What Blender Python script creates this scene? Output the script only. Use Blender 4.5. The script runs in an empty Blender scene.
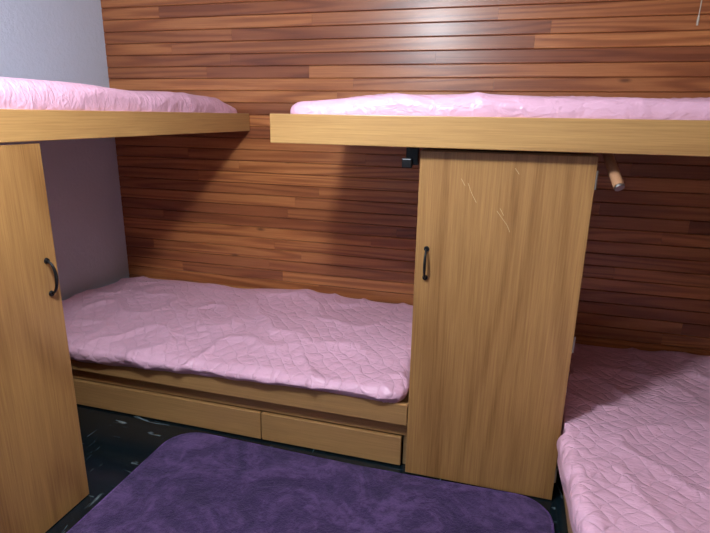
import bpy, bmesh, math, random
from mathutils import Vector, Matrix, noise
random.seed(23)
scene = bpy.context.scene
try:
    scene.view_settings.view_transform = 'Standard'
    scene.view_settings.look = 'None'
except Exception: pass

# ------------------------------------------------------------ materials
def new_mat(name):
    m = bpy.data.materials.new(name); m.use_nodes = True
    nt = m.node_tree; nt.nodes.clear()
    out = nt.nodes.new('ShaderNodeOutputMaterial')
    b = nt.nodes.new('ShaderNodeBsdfPrincipled')
    nt.links.new(b.outputs[0], out.inputs[0])
    return m, nt, b

class NB:
    def __init__(s, nt): s.nt = nt
    def n(s, t, **k):
        x = s.nt.nodes.new(t)
        for a, v in k.items(): setattr(x, a, v)
        return x
    def l(s, a, b): s.nt.links.new(a, b)
    def math(s, op, a, b=None, c=None):
        x = s.n('ShaderNodeMath', operation=op)
        for i, v in enumerate((a, b, c)):
            if v is None: continue
            if isinstance(v, (int, float)): x.inputs[i].default_value = v
            else: s.l(v, x.inputs[i])
        return x.outputs[0]
    def noise(s, vec, scale, detail=4, rough=.55, dist=0):
        x = s.n('ShaderNodeTexNoise')
        x.inputs['Scale'].default_value = scale; x.inputs['Detail'].default_value = detail
        x.inputs['Roughness'].default_value = rough; x.inputs['Distortion'].default_value = dist
        s.l(vec, x.inputs['Vector']); return x.outputs['Fac']
    def mapping(s, vec, scale=(1,1,1), rot=(0,0,0), loc=(0,0,0)):
        x = s.n('ShaderNodeMapping')
        x.inputs['Scale'].default_value = scale; x.inputs['Rotation'].default_value = rot
        x.inputs['Location'].default_value = loc
        s.l(vec, x.inputs['Vector']); return x.outputs[0]
    def mix(s, f, a, b, blend='MIX'):
        x = s.n('ShaderNodeMix', data_type='RGBA', blend_type=blend)
        for i, v in ((0, f), (6, a), (7, b)):
            if isinstance(v, (int, float)): x.inputs[i].default_value = v
            elif isinstance(v, tuple): x.inputs[i].default_value = (*v, 1)
            else: s.l(v, x.inputs[i])
        return x.outputs[2]
    def ramp(s, f, stops):
        x = s.n('ShaderNodeValToRGB'); e = x.color_ramp.elements
        while len(e) < len(stops): e.new(.5)
        for i, (p, c) in enumerate(stops):
            e[i].position = p; e[i].color = (*c, 1) if len(c) == 3 else c
        s.l(f, x.inputs[0]); return x.outputs[0]
    def bump(s, h, strength, dist, bsdf):
        x = s.n('ShaderNodeBump'); x.inputs['Strength'].default_value = strength
        x.inputs['Distance'].default_value = dist
        s.l(h, x.inputs['Height']); s.l(x.outputs[0], bsdf.inputs['Normal'])

def wood_mat(name, light, dark, axis, rough=.38, ring=7.0, seed=0.0, line=.35):
    m, nt, b = new_mat(name); k = NB(nt)
    co = k.n('ShaderNodeTexCoord').outputs['Object']
    sc = [1, 1, 1]; sc['xyz'.index(axis)] = .13
    v = k.mapping(co, scale=tuple(sc), loc=(seed, seed * 1.7, seed * .6))
    base = k.noise(v, 2.0, 1.5, .45, .2)
    ph = k.math('MULTIPLY', base, ring * 6.283)
    rings = k.math('MULTIPLY_ADD', k.math('SINE', ph), .5, .5)
    rings = k.math('POWER', rings, 4.0)
    sc2 = [1, 1, 1]; sc2['xyz'.index(axis)] = .022
    v2 = k.mapping(co, scale=tuple(sc2), loc=(seed, 0, seed))
    fine = k.noise(v2, 170, 4, .7)
    mid = k.noise(v2, 38, 3, .6)
    broad = k.noise(v, 3, 2, .5)
    fine_c = k.math('MULTIPLY_ADD', k.math('SUBTRACT', fine, .5), 3.0, .5)
    f = k.math('ADD', k.math('MULTIPLY', rings, line), k.math('MULTIPLY', fine_c, .32))
    f = k.math('ADD', f, k.math('MULTIPLY', mid, .35))
    f = k.math('ADD', f, k.math('MULTIPLY', broad, .25))
    c = k.ramp(f, [(.25, light), (.95, dark)])
    k.l(c, b.inputs['Base Color'])
    b.inputs['Roughness'].default_value = rough
    k.bump(fine, .12, .001, b)
    return m

M_rail = wood_mat('oak_rail_x', (.54,.31,.11), (.27,.122,.036), 'x', .34, 5, 1.3, .14)
M_raily = wood_mat('oak_rail_y', (.54,.31,.11), (.27,.122,.036), 'y', .34, 5, 4.3, .14)
M_door = wood_mat('oak_veneer_door', (.47,.25,.085), (.20,.082,.023), 'z', .34, 9, 2.1, .20)
M_base = wood_mat('oak_base', (.48,.265,.10), (.24,.112,.036), 'x', .4, 5, 6.1, .16)
M_under = wood_mat('plywood_under', (.35,.22,.10), (.22,.12,.05), 'x', .6, 5, 9.1, .2)
M_wallwood = wood_mat('varnished_wall_wood', (.30,.13,.05), (.14,.05,.02), 'y', .4, 5, 9.1, .2)

def planks_mat():
    m, nt, b = new_mat('varnished_pine_planks'); k = NB(nt)
    co = k.n('ShaderNodeTexCoord').outputs['Object']
    at = k.n('ShaderNodeAttribute', attribute_name='tone')
    sep = k.n('ShaderNodeSeparateColor'); k.l(at.outputs['Color'], sep.inputs[0])
    tone, off = sep.outputs[0], sep.outputs[1]
    comb = k.n('ShaderNodeCombineXYZ')
    k.l(k.math('MULTIPLY', off, 37.0), comb.inputs[0]); k.l(k.math('MULTIPLY', off, 61.0), comb.inputs[2])
    add = k.n('ShaderNodeVectorMath', operation='ADD'); k.l(co, add.inputs[0]); k.l(comb.outputs[0], add.inputs[1])
    v = k.mapping(add.outputs[0], scale=(.05, 1, 1))
    base = k.noise(v, 5.0, 2, .45, .2)
    rings = k.math('MULTIPLY_ADD', k.math('SINE', k.math('MULTIPLY', base, 90)), .5, .5)
    rings = k.math('POWER', rings, 2.0)
    v2 = k.mapping(add.outputs[0], scale=(.03, 1, 1))
    fine = k.noise(v2, 110, 4, .7)
    broad = k.noise(v, 3, 3)
    f = k.math('ADD', k.math('MULTIPLY', rings, .28), k.math('MULTIPLY', fine, .55))
    f = k.math('ADD', f, k.math('MULTIPLY', broad, .25))
    c1 = k.ramp(f, [(.25, (.66,.275,.092)), (.55, (.43,.145,.046)), (.92, (.18,.048,.018))])
    c2 = k.ramp(f, [(.25, (.29,.085,.034)), (.92, (.11,.027,.013))])
    c = k.mix(tone, c2, c1)
    kv = k.n('ShaderNodeTexVoronoi'); kv.inputs['Scale'].default_value = 1.9
    k.l(k.mapping(add.outputs[0], scale=(.7,1,1.8)), kv.inputs['Vector'])
    kn = k.ramp(kv.outputs['Distance'], [(.015, (1,1,1)), (.05, (0,0,0))])
    c = k.mix(k.math('MULTIPLY', kn, .7), c, (.07,.02,.008))
    k.l(c, b.inputs['Base Color'])
    b.inputs['Roughness'].default_value = .36
    b.inputs['Coat Weight'].default_value = .2; b.inputs['Coat Roughness'].default_value = .25
    k.bump(fine, .12, .001, b)
    return m
M_planks = planks_mat()

def plaster(name, col, bumpy=.5):
    m, nt, b = new_mat(name); k = NB(nt)
    co = k.n('ShaderNodeTexCoord').outputs['Object']
    n1 = k.noise(co, 42, 5, .65)
    n2 = k.noise(co, 2.0, 3)
    c = k.mix(n2, tuple(x*.93 for x in col), col)
    k.l(c, b.inputs['Base Color']); b.inputs['Roughness'].default_value = .85
    k.bump(n1, bumpy, .006, b)
    return m
M_plaster = plaster('textured_wallpaper', (.64,.71,.81), .7)
M_ceil = plaster('ceiling_paint', (.68,.68,.72), .2)

def floor_mat():
    m, nt, b = new_mat('black_marbled_vinyl_tile'); k = NB(nt)
    co = k.n('ShaderNodeTexCoord').outputs['Object']
    br = k.n('ShaderNodeTexBrick'); br.offset = 0; br.squash = 1
    br.inputs['Scale'].default_value = 1; br.inputs['Brick Width'].default_value = .3
    br.inputs['Row Height'].default_value = .3; br.inputs['Mortar Size'].default_value = .002
    br.inputs['Color1'].default_value = (0,0,0,1); br.inputs['Color2'].default_value = (1,1,1,1)
    k.l(co, br.inputs['Vector'])
    ck = k.n('ShaderNodeTexChecker'); ck.inputs['Scale'].default_value = 1/.3
    k.l(co, ck.inputs['Vector'])
    va = k.mapping(co, scale=(2.0, 11, 1), rot=(0,0,.25)); vb = k.mapping(co, scale=(11, 2.0, 1), rot=(0,0,.25), loc=(3,5,0))
    sa = k.noise(va, 2.6, 4, .55, 1.0); sb = k.noise(vb, 2.6, 4, .55, 1.0)
    mx = k.n('ShaderNodeMix'); k.l(ck.outputs['Fac'], mx.inputs[0]); k.l(sa, mx.inputs[2]); k.l(sb, mx.inputs[3])
    s = k.ramp(mx.outputs[0], [(.62, (0,0,0)), (.72, (.8,.8,.8))])
    c = k.mix(s, (.004,.010,.014), (.22,.28,.29))
    c = k.mix(br.outputs['Fac'], c, (.015,.02,.022))
    k.l(c, b.inputs['Base Color']); b.inputs['Roughness'].default_value = .16
    b.inputs['Specular IOR Level'].default_value = .5
    return m
M_floor = floor_mat()

def fabric(name, col, quilt=True):
    m, nt, b = new_mat(name); k = NB(nt)
    co = k.n('ShaderNodeTexCoord').outputs['Object']
    sx = k.n('ShaderNodeSeparateXYZ')
    ns = k.n('ShaderNodeTexNoise'); ns.inputs['Scale'].default_value = 6; ns.inputs['Detail'].default_value = 2
    k.l(co, ns.inputs['Vector'])
    mul = k.n('ShaderNodeVectorMath', operation='SCALE'); k.l(ns.outputs['Color'], mul.inputs[0]); mul.inputs['Scale'].default_value = .09
    add = k.n('ShaderNodeVectorMath', operation='ADD'); k.l(co, add.inputs[0]); k.l(mul.outputs[0], add.inputs[1])
    k.l(add.outputs[0], sx.inputs[0])
    X, Y, Z = sx.outputs
    yz = k.math('SUBTRACT', Y, Z)
    p = .080
    u = k.math('MULTIPLY', k.math('ADD', X, yz), math.pi/p)
    w = k.math('MULTIPLY', k.math('SUBTRACT', X, yz), math.pi/p)
    au = k.math('ABSOLUTE', k.math('SINE', u)); aw = k.math('ABSOLUTE', k.math('SINE', w))
    q = k.math('POWER', k.math('MINIMUM', au, aw), .42)
    wr = k.noise(k.mapping(co, scale=(1,1.4,1.4)), 8, 3, .5, .6)
    wr3 = k.noise(k.mapping(co, scale=(1.0,2.6,1.4), rot=(0,0,.6)), 16, 3, .55, .8)
    if quilt:
        h = k.math('ADD', k.math('MULTIPLY', q, .46), k.math('MULTIPLY', wr, 1.1))
        h = k.math('ADD', h, k.math('MULTIPLY', wr3, .62))
    else:
        h = k.math('ADD', k.math('MULTIPLY', wr3, .9), k.math('MULTIPLY', wr, 1.4))
    big = k.noise(co, 2.5, 2)
    c = k.mix(big, tuple(x*.94 for x in col), col)
    if quilt:
        c = k.mix(k.math('MULTIPLY', k.math('SUBTRACT', 1.0, q), .18), c, tuple(x*.78 for x in col))
    k.l(c, b.inputs['Base Color'])
    b.inputs['Roughness'].default_value = .38
    b.inputs['Sheen Weight'].default_value = .05
    k.bump(h, .75, .012, b)
    return m
M_quilt = fabric('pink_quilted_cover', (.86,.50,.64))
M_sheet = fabric('pink_sheet_cover', (.76,.43,.55), False)

def rug_mat(name, mul=1.0):
    m, nt, b = new_mat(name); k = NB(nt)
    co = k.n('ShaderNodeTexCoord').outputs['Object']
    a = k.noise(co, 3.6, 5, .62, 1.6); f = k.noise(co, 150, 3, .7); g = k.noise(co, 26, 4, .65, .6)
    s = k.math('ADD', k.math('MULTIPLY', a, .68), k.math('MULTIPLY', g, .32))
    c = k.ramp(s, [(.40, tuple(mul*x for x in (.026,.009,.056))), (.5, tuple(mul*x for x in (.060,.025,.112))), (.60, tuple(mul*x for x in (.160,.082,.235)))])
    c = k.mix(k.math('MULTIPLY', f, .5), c, (.018,.008,.045))
    k.l(c, b.inputs['Base Color']); b.inputs['Roughness'].default_value = .95
    b.inputs['Sheen Weight'].default_value = .14; b.inputs['Sheen Roughness'].default_value = .4
    b.inputs['Sheen Tint'].default_value = (.65,.45,.9,1)
    h = k.math('ADD', f, k.math('MULTIPLY', g, 1.8))
    h = k.math('ADD', h, k.math('MULTIPLY', a, 3.6))
    k.bump(h, .95, .015, b)
    return m
M_rug = rug_mat('purple_plush'); M_bind = rug_mat('purple_binding', 2.2)

def plain(name, col, rough=.5, metal=0, emis=0):
    m, nt, b = new_mat(name); k = NB(nt)
    co = k.n('ShaderNodeTexCoord').outputs['Object']
    c = k.mix(k.noise(co, 30, 3), tuple(x*.85 for x in col), col)
    k.l(c, b.inputs['Base Color']); b.inputs['Roughness'].default_value = rough
    b.inputs['Metallic'].default_value = metal
    if emis:
        b.inputs['Emission Color'].default_value = (*col, 1); b.inputs['Emission Strength'].default_value = emis
    return m
M_black = plain('black_iron', (.02,.02,.022), .35, .6)
M_steel = plain('steel', (.35,.33,.3), .35, .9)
M_dark = plain('shadow_gap_paint', (.03,.018,.01), .8)
M_dowel = wood_mat('dowel_wood', (.62,.33,.18), (.42,.2,.10), 'y', .4, 5, 3, .2)
M_cord = plain('cord', (.5,.42,.32), .8)
M_scratch = plain('scratch', (.68,.50,.27), .6)
M_white = plain('lamp_plastic', (.9,.9,.92), .4)

# ------------------------------------------------------------ geometry helpers
def link(ob, parent=None):
    scene.collection.objects.link(ob)
    if parent: ob.parent = parent
    return ob
def empty(name):
    e = bpy.data.objects.new(name, None); e.empty_display_size = .1
    return link(e)
def from_bm(name, bm, mat, parent=None, smooth=False):
    me = bpy.data.meshes.new(name); bm.to_mesh(me); bm.free()
    if smooth:
        for p in me.polygons: p.use_smooth = True
    me.materials.append(mat)
    return link(bpy.data.objects.new(name, me), parent)
def box(name, x0, x1, y0, y1, z0, z1, mat, parent=None, bev=.003):
    bm = bmesh.new(); bmesh.ops.create_cube(bm, size=1)
    for v in bm.verts:
        v.co = Vector((x0+(x1-x0)*(v.co.x+.5), y0+(y1-y0)*(v.co.y+.5), z0+(z1-z0)*(v.co.z+.5)))
    if bev:
        bmesh.ops.bevel(bm, geom=bm.edges[:], offset=bev, segments=2, affect='EDGES', profile=.5)
    return from_bm(name, bm, mat, parent)
def tube(name, pts, r, mat, parent=None, res=6, cyc=False):
    cu = bpy.data.curves.new(name, 'CURVE'); cu.dimensions = '3D'
    cu.bevel_depth = 1.0; cu.bevel_resolution = res; cu.use_fill_caps = True
    sp = cu.splines.new('POLY'); sp.points.add(len(pts)-1)
    for i, p in enumerate(pts):
        rr = r[i] if isinstance(r, (list, tuple)) else r
        sp.points[i].co = (*p, 1); sp.points[i].radius = rr
    sp.use_smooth = True; sp.use_cyclic_u = cyc
    tmp = bpy.data.objects.new(name+'_c', cu); scene.collection.objects.link(tmp)
    dg = bpy.context.evaluated_depsgraph_get()
    me = bpy.data.meshes.new_from_object(tmp.evaluated_get(dg))
    bpy.data.objects.remove(tmp)
    me.name = name; me.materials.clear(); me.materials.append(mat)
    for p in me.polygons: p.use_smooth = True
    return link(bpy.data.objects.new(name, me), parent)

def soft_box(name, x0, x1, y0, y1, z0, z1, r, rc, mat, res=.014, deform=None, amp=.006, wf=5.0, parent=None, stretch=(1,1,1)):
    def axis(a, b, st):
        n = max(2, int(round((b-a)/st))); return [a+(b-a)*i/n for i in range(n+1)]
    zr = min(res, (z1-z0)/8)
    xs, ys, zs = axis(x0,x1,res), axis(y0,y1,res), axis(z0,z1,zr)
    nx, ny, nz = len(xs)-1, len(ys)-1, len(zs)-1
    idx = {}; verts = []; faces = []
    def vid(i,j,l):
        k = (i,j,l)
        if k in idx: return idx[k]
        x,y,z = xs[i], ys[j], zs[l]
        p = Vector((x,y,z))
        qx = min(max(x, x0+rc), x1-rc); qy = min(max(y, y0+rc), y1-rc)
        dx, dy = x-qx, y-qy
        if dx and dy:
            L = math.hypot(dx,dy); s = max(abs(dx),abs(dy))/L
            p.x, p.y = qx+dx*s, qy+dy*s
        ex = min(x-x0, x1-x); ey = min(y-y0, y1-y); e = min(ex, ey)
        ez = min(z-z0, z1-z)
        top = z > (z0+z1)/2
        nrm = Vector((0,0,1 if top else -1))
        if e < r or e == 0:
            d2 = Vector((dx,dy,0))
            if d2.length < 1e-9:
                if ex < ey: d2 = Vector((-1 if x-x0 < x1-x else 1,0,0))
                else: d2 = Vector((0,-1 if y-y0 < y1-y else 1,0))
            d2.normalize()
            a = 1 - e/r
            c = max(0, 1 - ez/r) * (1 if top else -1)
            vec = d2*a + Vector((0,0,c))
            m = max(abs(a), abs(c))
            if vec.length > 1e-9:
                n2 = vec.normalized()
                if ez < r:
                    p += n2*(m*r) - vec*r
                nrm = n2 if m > .5 else (n2*m*2 + nrm*(1-m*2)).normalized()
        s3 = Vector((p.x*stretch[0], p.y*stretch[1], p.z*stretch[2]))
        w = noise.noise(s3*wf*.5 + Vector((x0*3,0,0)))
        rg = (1-abs(noise.noise(s3*wf + Vector((x0,9,3)))))**6
        f = 1.0 if top or e == 0 else 0.0
        if z <= z0+1e-6: f = 0.0 if e > 0 else .3
        p += nrm*(f*amp*(w*1.2 + rg*.9 - .4))
        if deform: p = deform(p, e, z)
        idx[k] = len(verts); verts.append(p); return idx[k]
    def quad(a,b,c,d): faces.append((a,b,c,d))
    for i in range(nx):
        for j in range(ny):
            quad(vid(i,j,nz),vid(i+1,j,nz),vid(i+1,j+1,nz),vid(i,j+1,nz))
            quad(vid(i,j,0),vid(i,j+1,0),vid(i+1,j+1,0),vid(i+1,j,0))
    for i in range(nx):
        for l in range(nz):
            quad(vid(i,0,l),vid(i+1,0,l),vid(i+1,0,l+1),vid(i,0,l+1))
            quad(vid(i,ny,l),vid(i,ny,l+1),vid(i+1,ny,l+1),vid(i+1,ny,l))
    for j in range(ny):
        for l in range(nz):
            quad(vid(0,j,l),vid(0,j,l+1),vid(0,j+1,l+1),vid(0,j+1,l))
            quad(vid(nx,j,l),vid(nx,j+1,l),vid(nx,j+1,l+1),vid(nx,j,l+1))
    me = bpy.data.meshes.new(name); me.from_pydata(verts, [], faces); me.update()
    for p in me.polygons: p.use_smooth = True
    me.materials.append(mat)
    return link(bpy.data.objects.new(name, me), parent)

# ------------------------------------------------------------ room
XL, XR, YB, YF, H = -2.49, 1.25, 3.0, -1.5, 2.45
box('floor', XL-.1, XR+.1, YF-.1, YB+.1, -.1, 0, M_floor, bev=0)
box('ceiling', XL-.1, XR+.1, YF-.1, YB+.1, H, H+.1, M_ceil, bev=0)
box('wall_left', XL-.1, XL, YF-.1, YB+.1, 0, H, M_plaster, bev=0)
box('wall_right', XR, XR+.1, YF-.1, YB+.1, 0, H, M_wallwood, bev=0)
box('wall_front', XL, XR, YF-.1, YF, 0, H, M_plaster, bev=0)

def plank_wall():
    bm = bmesh.new(); col = bm.loops.layers.float_color.new('tone')
    def addbox(x0,x1,y0,y1,z0,z1,c,bev):
        t = bmesh.new(); bmesh.ops.create_cube(t, size=1)
        for v in t.verts:
            v.co = Vector((x0+(x1-x0)*(v.co.x+.5), y0+(y1-y0)*(v.co.y+.5), z0+(z1-z0)*(v.co.z+.5)))
        if bev:
            es = [e for e in t.edges if all(v.co.y < y0+1e-5 for v in e.verts) and abs(e.verts[0].co.x-e.verts[1].co.x) > 1e-4]
            bmesh.ops.bevel(t, geom=es, offset=bev, segments=1, affect='EDGES')
        m = {}
        for v in t.verts: m[v] = bm.verts.new(v.co)
        for f in t.faces:
            nf = bm.faces.new([m[v] for v in f.verts])
            for lp in nf.loops: lp[col] = c
        t.free()
    addbox(XL, XR, YB+.012, YB+.1, 0, H, (0,.5,0,1), 0)
    ph = .068; z = 0
    while z < H-1e-3:
        z1 = min(z+ph, H)
        x = XL - random.random()*1.1
        while x < XR:
            L = random.uniform(.6, 2.2)
            a, b_ = max(x, XL), min(x+L, XR)
            if b_-a > .02:
                t = random.choice([.2,.42,.55,.65,.75,.8,.95,1.0]) + random.uniform(-.08,.08)
                addbox(a+.0003, b_-.0003, YB, YB+.014, z+.0010, z1-.0010, (max(0,min(1,t)), random.random(), 0, 1), .0032)
            x += L
        z = z1
    return from_bm('wall_back', bm, M_planks)
plank_wall()

# ------------------------------------------------------------ upper bunks
RT, RB = 1.503, 1.402
rxf = -1.517
bk = empty('bunk_bed')
box('rail_side', rxf-.03, rxf, .70, YB-.002, RB, RT, M_raily, bk)
box('end_board', XL+.002, rxf-.03, .70, .73, RB, RT, M_rail, bk)
box('wall_ledger', XL+.002, XL+.03, .73, YB-.002, RB, RT-.02, M_raily, bk)
box('platform', XL+.03, rxf-.03, .73, YB-.002, 1.425, 1.452, M_under, bk)
bk2 = empty('bunk_bed')
box('rail_side', -.893, XR-.002, 1.93, 1.96, RB-.008, RT, M_rail, bk2)
box('end_board', -.893, -.865, 1.96, YB-.002, RB, RT, M_raily, bk2)
box('wall_ledger', -.865, XR-.002, YB-.03, YB-.002, RB, RT-.02, M_rail, bk2)
box('platform', -.865, XR-.002, 1.96, YB-.03, 1.425, 1.452, M_under, bk2)

def sm(t): t = max(0,min(1,t)); return t*t*(3-2*t)
def def_ul(p, e, z):
    if z > 1.46:
        k = (z-1.455)/.15
        taper = .016*sm((p.y-1.5)/.9) + .045*sm((p.y-2.6)/.38)
        p.z -= taper*k
    return p
def def_ur(p, e, z):
    if z > 1.46:
        k = (z-1.455)/.13
        p.z -= k*(.020*(1-sm((p.x+.84)/.40)))
        p.z -= k*.004*math.sin(p.x*4)
    return p
soft_box('pink_mattress', XL+.025, rxf-.012, .76, YB-.05, 1.455, 1.606, .06, .10, M_sheet,
         res=.016, amp=.010, wf=6, stretch=(1,.5,1), deform=def_ul)
soft_box('pink_mattress', -.850, XR-.025, 1.95, YB-.04, 1.455, 1.575, .052, .08, M_sheet,
         res=.016, amp=.011, wf=6, stretch=(.5,1,1), deform=def_ur)

# ------------------------------------------------------------ wardrobes
def handle(parent, c, axis, L=.115, off=.032):
    o = Vector(axis); pts = []; rs = []
    n = 18
    for i in range(n+1):
        t = i/n; z = -L/2 + L*t
        d = off*(math.sin(math.pi*t)**.45) if 0 < t < 1 else 0
        pts.append(tuple(Vector(c)+o*(d+.001)+Vector((0,0,z)))); rs.append(.0038+.002*math.sin(math.pi*t))
    tube('handle_bow', pts, rs, M_black, parent)
    for s in (-1,1):
        p = Vector(c)+Vector((0,0,s*L/2))
        tube('handle_foot', [tuple(p), tuple(p+o*.006)], [.011,.009], M_black, parent)

cab = empty('wardrobe_cabinet')
CT = 1.388
x0, x1, yf = -.32, .286, 1.987
box('side_panel_1', x0+.002, x0+.02, yf+.022, YB-.002, .0, CT-.005, M_door, cab, .001)
box('side_panel_2', x1-.02, x1-.002, yf+.022, YB-.002, .0, CT-.005, M_door, cab, .001)
box('top_panel', x0+.02, x1-.02, yf+.022, YB-.002, CT-.025, CT-.005, M_door, cab, .001)
box('bottom_panel', x0+.02, x1-.02, yf+.022, YB-.002, .05, .07, M_door, cab, .001)
box('back_panel', x0+.02, x1-.02, YB-.012, YB-.004, .07, CT-.025, M_door, cab, .001)
box('plinth', x0+.02, x1-.02, yf+.04, yf+.055, 0, .05, M_dark, cab, .001)
box('door', x0, x1, yf, yf+.02, .004, CT-.008, M_door, cab, .002)
handle(cab, (-.278, yf, .955), (0,-1,0))
for hz in (1.30, .69, .12):
    box('hinge_leaf', x1-.001, x1+.004, yf+.004, yf+.05, hz-.03, hz+.03, M_steel, cab, .001)
    tube('hinge_pin', [(x1+.003, yf+.004, hz-.032), (x1+.003, yf+.004, hz+.032)], .004, M_steel, cab)
def scratch(pts, w=.0016):
    tube('scratch_mark', [(a, yf-.0001, b) for a,b in pts], w*.5, M_scratch, cab, res=1)
scratch([(-.14,1.27),(-.125,1.235),(-.105,1.20)]); scratch([(-.165,1.285),(-.15,1.26)])
scratch([(-.03,1.175),(.01,1.125),(.022,1.10)]); scratch([(-.02,1.185),(-.005,1.16)])
scratch([(.02,1.33),(.035,1.31)])

cab2 = empty('wardrobe_cabinet')
xf = -1.524
box('side_panel_1', XL+.002, xf-.022, 1.446, 1.464, 0, CT-.005, M_door, cab2, .001)
box('side_panel_2', XL+.002, xf-.022, .86, .878, 0, CT-.005, M_door, cab2, .001)
box('top_panel', XL+.002, xf-.022, .878, 1.446, CT-.025, CT-.005, M_door, cab2, .001)
box('bottom_panel', XL+.002, xf-.022, .878, 1.446, .05, .07, M_door, cab2, .001)
box('plinth', xf-.055, xf-.04, .878, 1.446, 0, .05, M_dark, cab2, .001)
box('door', xf-.02, xf, .858, 1.472, .003, CT+.006, M_door, cab2, .002)
handle(cab2, (xf, 1.430, .936), (1,0,0), L=.12)

# ------------------------------------------------------------ lower beds
lb = empty('storage_bed')
bx0, bx1 = XL+.002, x0-.004
box('rail_front', bx0, bx1, 1.992, 2.017, .228, .325, M_base, lb)
box('panel_front', bx0, bx1, 2.03, 2.045, .155, .228, M_base, lb)
box('drawer_1', bx0+.01, -1.024, 2.018, 2.038, .008, .148, M_base, lb)
box('drawer_2', -1.018, bx1-.025, 2.018, 2.038, .008, .148, M_base, lb)
box('drawer_box_1', bx0+.03, -1.05, 2.038, 2.7, .012, .13, M_under, lb)
box('drawer_box_2', -1.0, bx1-.05, 2.038, 2.7, .012, .13, M_under, lb)
box('platform', bx0, bx1, 2.017, YB-.002, .285, .31, M_under, lb)
box('back_board', bx0, bx1, YB-.025, YB-.004, 0, .285, M_under, lb)
box('end_panel', bx0, bx0+.02, 2.045, YB-.03, 0, .285, M_under, lb)
box('end_panel', bx1-.02, bx1, 2.045, YB-.03, 0, .285, M_under, lb)

def lerp(a,b,t): return a+(b-a)*max(0,min(1,t))
def def_left(p, e, z):
    if z > .33:
        k = (z-.31)/.12
        p.z += .010*k*math.cos(p.x*2.3+.6) + .030*k*math.exp(-((p.x+1.30)**2)/.10)*max(0,(p.y-2.2)/.7)
        p.z -= k*.036*(1-sm((p.y-1.95)/.5))
    if p.y < 1.995 and z < .37:
        t = (-.7-p.x)/1.3
        hem = lerp(-.022, .036, t) + .014*noise.noise(Vector((p.x*3.2,0,0))) + .014*noise.noise(Vector((p.x*8,2,0)))
        f = (.37-z)/.06
        p.z -= hem*min(1,f) - .004
        p.y = min(p.y + .006*noise.noise(Vector((p.x*14,4,0))), 1.986)
    return p
soft_box('pink_mattress', XL+.022, x0-.014, 1.955, YB-.022, .312, .432, .058, .10, M_quilt,
         res=.013, amp=.016, wf=4.2, deform=def_left)

rb = empty('storage_bed')
rx = .305
box('rail_side', rx, rx+.025, .55, YB-.002, .15, .235, M_raily, rb)
box('panel_side', rx+.03, rx+.045, .55, YB-.03, .0, .15, M_raily, rb)
box('end_board', rx+.025, XR-.004, .55, .575, 0, .235, M_base, rb)
box('platform', rx+.025, XR-.004, .575, YB-.002, .205, .23, M_under, rb)
box('back_board', rx+.05, XR-.004, YB-.025, YB-.004, 0, .205, M_under, rb)
def def_right(p, e, z):
    k = (z-.23)/.11
    p.z += k*(.012*math.sin(p.y*3.1+1) + .010*math.cos(p.x*4) - .002)
    if p.x < rx+.06:
        if z < .28:
            f = (.28-z)/.04
            p.z -= min(1,f)*(.012 + .016*noise.noise(Vector((p.y*5,3,0))))
            p.x = min(p.x, rx-.006)
        p.x += .016*math.sin(p.y*5.3+.6) + .010*noise.noise(Vector((p.y*6,1,0))) - .004
        if z < .28: p.x = min(p.x, rx-.004)
        if p.x < x1+.010 and p.y > 1.95: p.x = x1+.010
    return p
soft_box('pink_mattress', rx-.012, XR-.022, .56, YB-.022, .237, .340, .050, .11, M_quilt,
         res=.013, amp=.016, wf=4.4, deform=def_right)

# ------------------------------------------------------------ rug
def def_rug(p, e, z):
    if z > .012:
        p.z += .004*noise.noise(Vector((p.x*9,p.y*9,0))) + .003*noise.noise(Vector((p.x*30,p.y*30,2)))
    if e < .1:
        p.y += .008*math.sin(p.x*4.0+.5)*(p.y > 1.5)
    return p
rug = soft_box('purple_rug', -1.43, .275, -.25, 1.955, .001, .026, .0124, .13, M_rug, res=.018, amp=0, deform=def_rug)
bp = []
for cx, cy, a0 in ((.145,1.825,0),(-1.30,1.825,90),(-1.30,-.12,180),(.145,-.12,270)):
    for s in range(0, 91, 9):
        a = math.radians(a0+s); bp.append([cx+.13*math.cos(a), cy+.13*math.sin(a), .011])
full = []
for i in range(len(bp)):
    a, b_ = Vector(bp[i]), Vector(bp[(i+1)%len(bp)])
    n = max(1, int((b_-a).length/.05))
    for s in range(n):
        p = a.lerp(b_, s/n)
        if p.y > 1.5: p.y += .008*math.sin(p.x*4.0+.5)
        full.append(tuple(p))
tube('binding', full, .0095, M_bind, rug, res=3, cyc=True)

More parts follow.
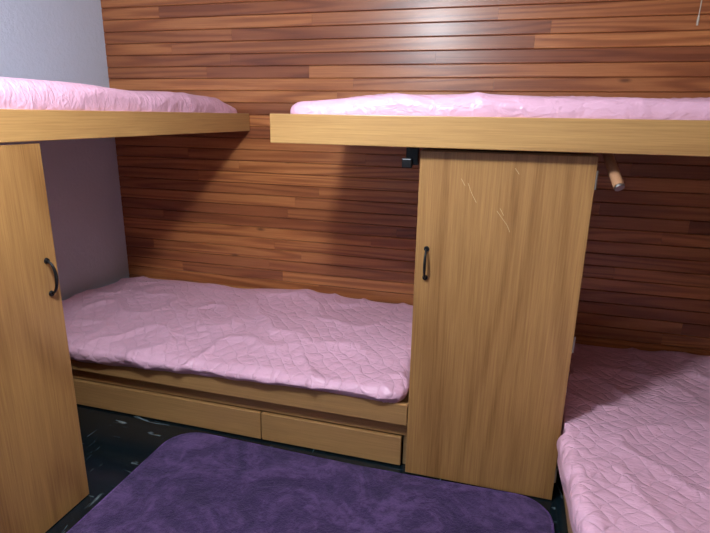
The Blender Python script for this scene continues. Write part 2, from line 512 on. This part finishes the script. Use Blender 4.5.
# ------------------------------------------------------------ small things under the bunk
lp = empty('ladder_peg')
tube('peg', [(.330,2.13,1.392),(.345,2.05,1.335),(.362,1.985,1.282)], [.017,.018,.018], M_dowel, lp)
tube('peg_cap', [(.362,1.985,1.282),(.364,1.981,1.278)], [.0185,.016], M_steel, lp)
box('peg_plate', .315, .355, 2.10, 2.17, 1.395, 1.424, M_steel, lp, .003)
br = empty('metal_bracket')
box('bracket_plate', -.378, -.330, 2.01, 2.035, 1.325, 1.424, M_black, br, .004)
box('bracket_hook', -.388, -.350, 1.985, 2.01, 1.315, 1.35, M_black, br, .004)
tube('bracket_rod', [(-.36,2.02,1.39),(-.345,1.982,1.392),(-.322,1.982,1.392)], .006, M_black, br)

pc = empty('pull_cord')
tube('cord', [(.673,2.6,H-.03),(.673,2.6,2.1),(.670,2.6,1.90)], .0022, M_cord, pc)
tube('cord_toggle', [(.670,2.6,1.905),(.670,2.6,1.89),(.670,2.6,1.868)], [.003,.005,.004], M_cord, pc)
tube('cord_rosette', [(.673,2.6,H-.03),(.673,2.6,H-.001)], [.025,.04], M_white, pc)

# ------------------------------------------------------------ ceiling lamp
LX, LY = -.74, .80
cl = empty('ceiling_lamp')
tube('lamp_base', [(LX,LY,H-.001),(LX,LY,H-.03)], [.1,.1], M_white, cl, res=14)
tube('lamp_holder', [(LX,LY,H-.03),(LX,LY,H-.06)], [.04,.035], M_white, cl, res=10)
ld = bpy.data.lights.new('ceiling_lamp_light', 'POINT'); ld.shadow_soft_size = .09
ld.energy = 110; ld.color = (.85,.93,1.0)
lo = bpy.data.objects.new('ceiling_lamp_light', ld); lo.location = (LX, LY, H-.165); link(lo, cl)

w = bpy.data.worlds.new('World'); scene.world = w; w.use_nodes = True
w.node_tree.nodes['Background'].inputs[0].default_value = (.5,.55,.7,1)
w.node_tree.nodes['Background'].inputs[1].default_value = .3

# ------------------------------------------------------------ camera
th = math.radians(15.8); ya = math.radians(15.8); ro = .016
F = Vector((-math.sin(ya)*math.cos(th), math.cos(ya)*math.cos(th), -math.sin(th)))
Hh = Vector((math.cos(ya), math.sin(ya), 0)); U = Hh.cross(F)
R = Hh*math.cos(ro)+U*math.sin(ro); Uc = U*math.cos(ro)-Hh*math.sin(ro)
cd = bpy.data.cameras.new('camera'); cd.sensor_width = 36; cd.lens = 36*533/710; cd.clip_start = .02
co = bpy.data.objects.new('camera', cd)
mat = Matrix((R, Uc, -F)).transposed().to_4x4(); mat.translation = (0,0,1.5)
co.matrix_world = mat
link(co); scene.camera = co
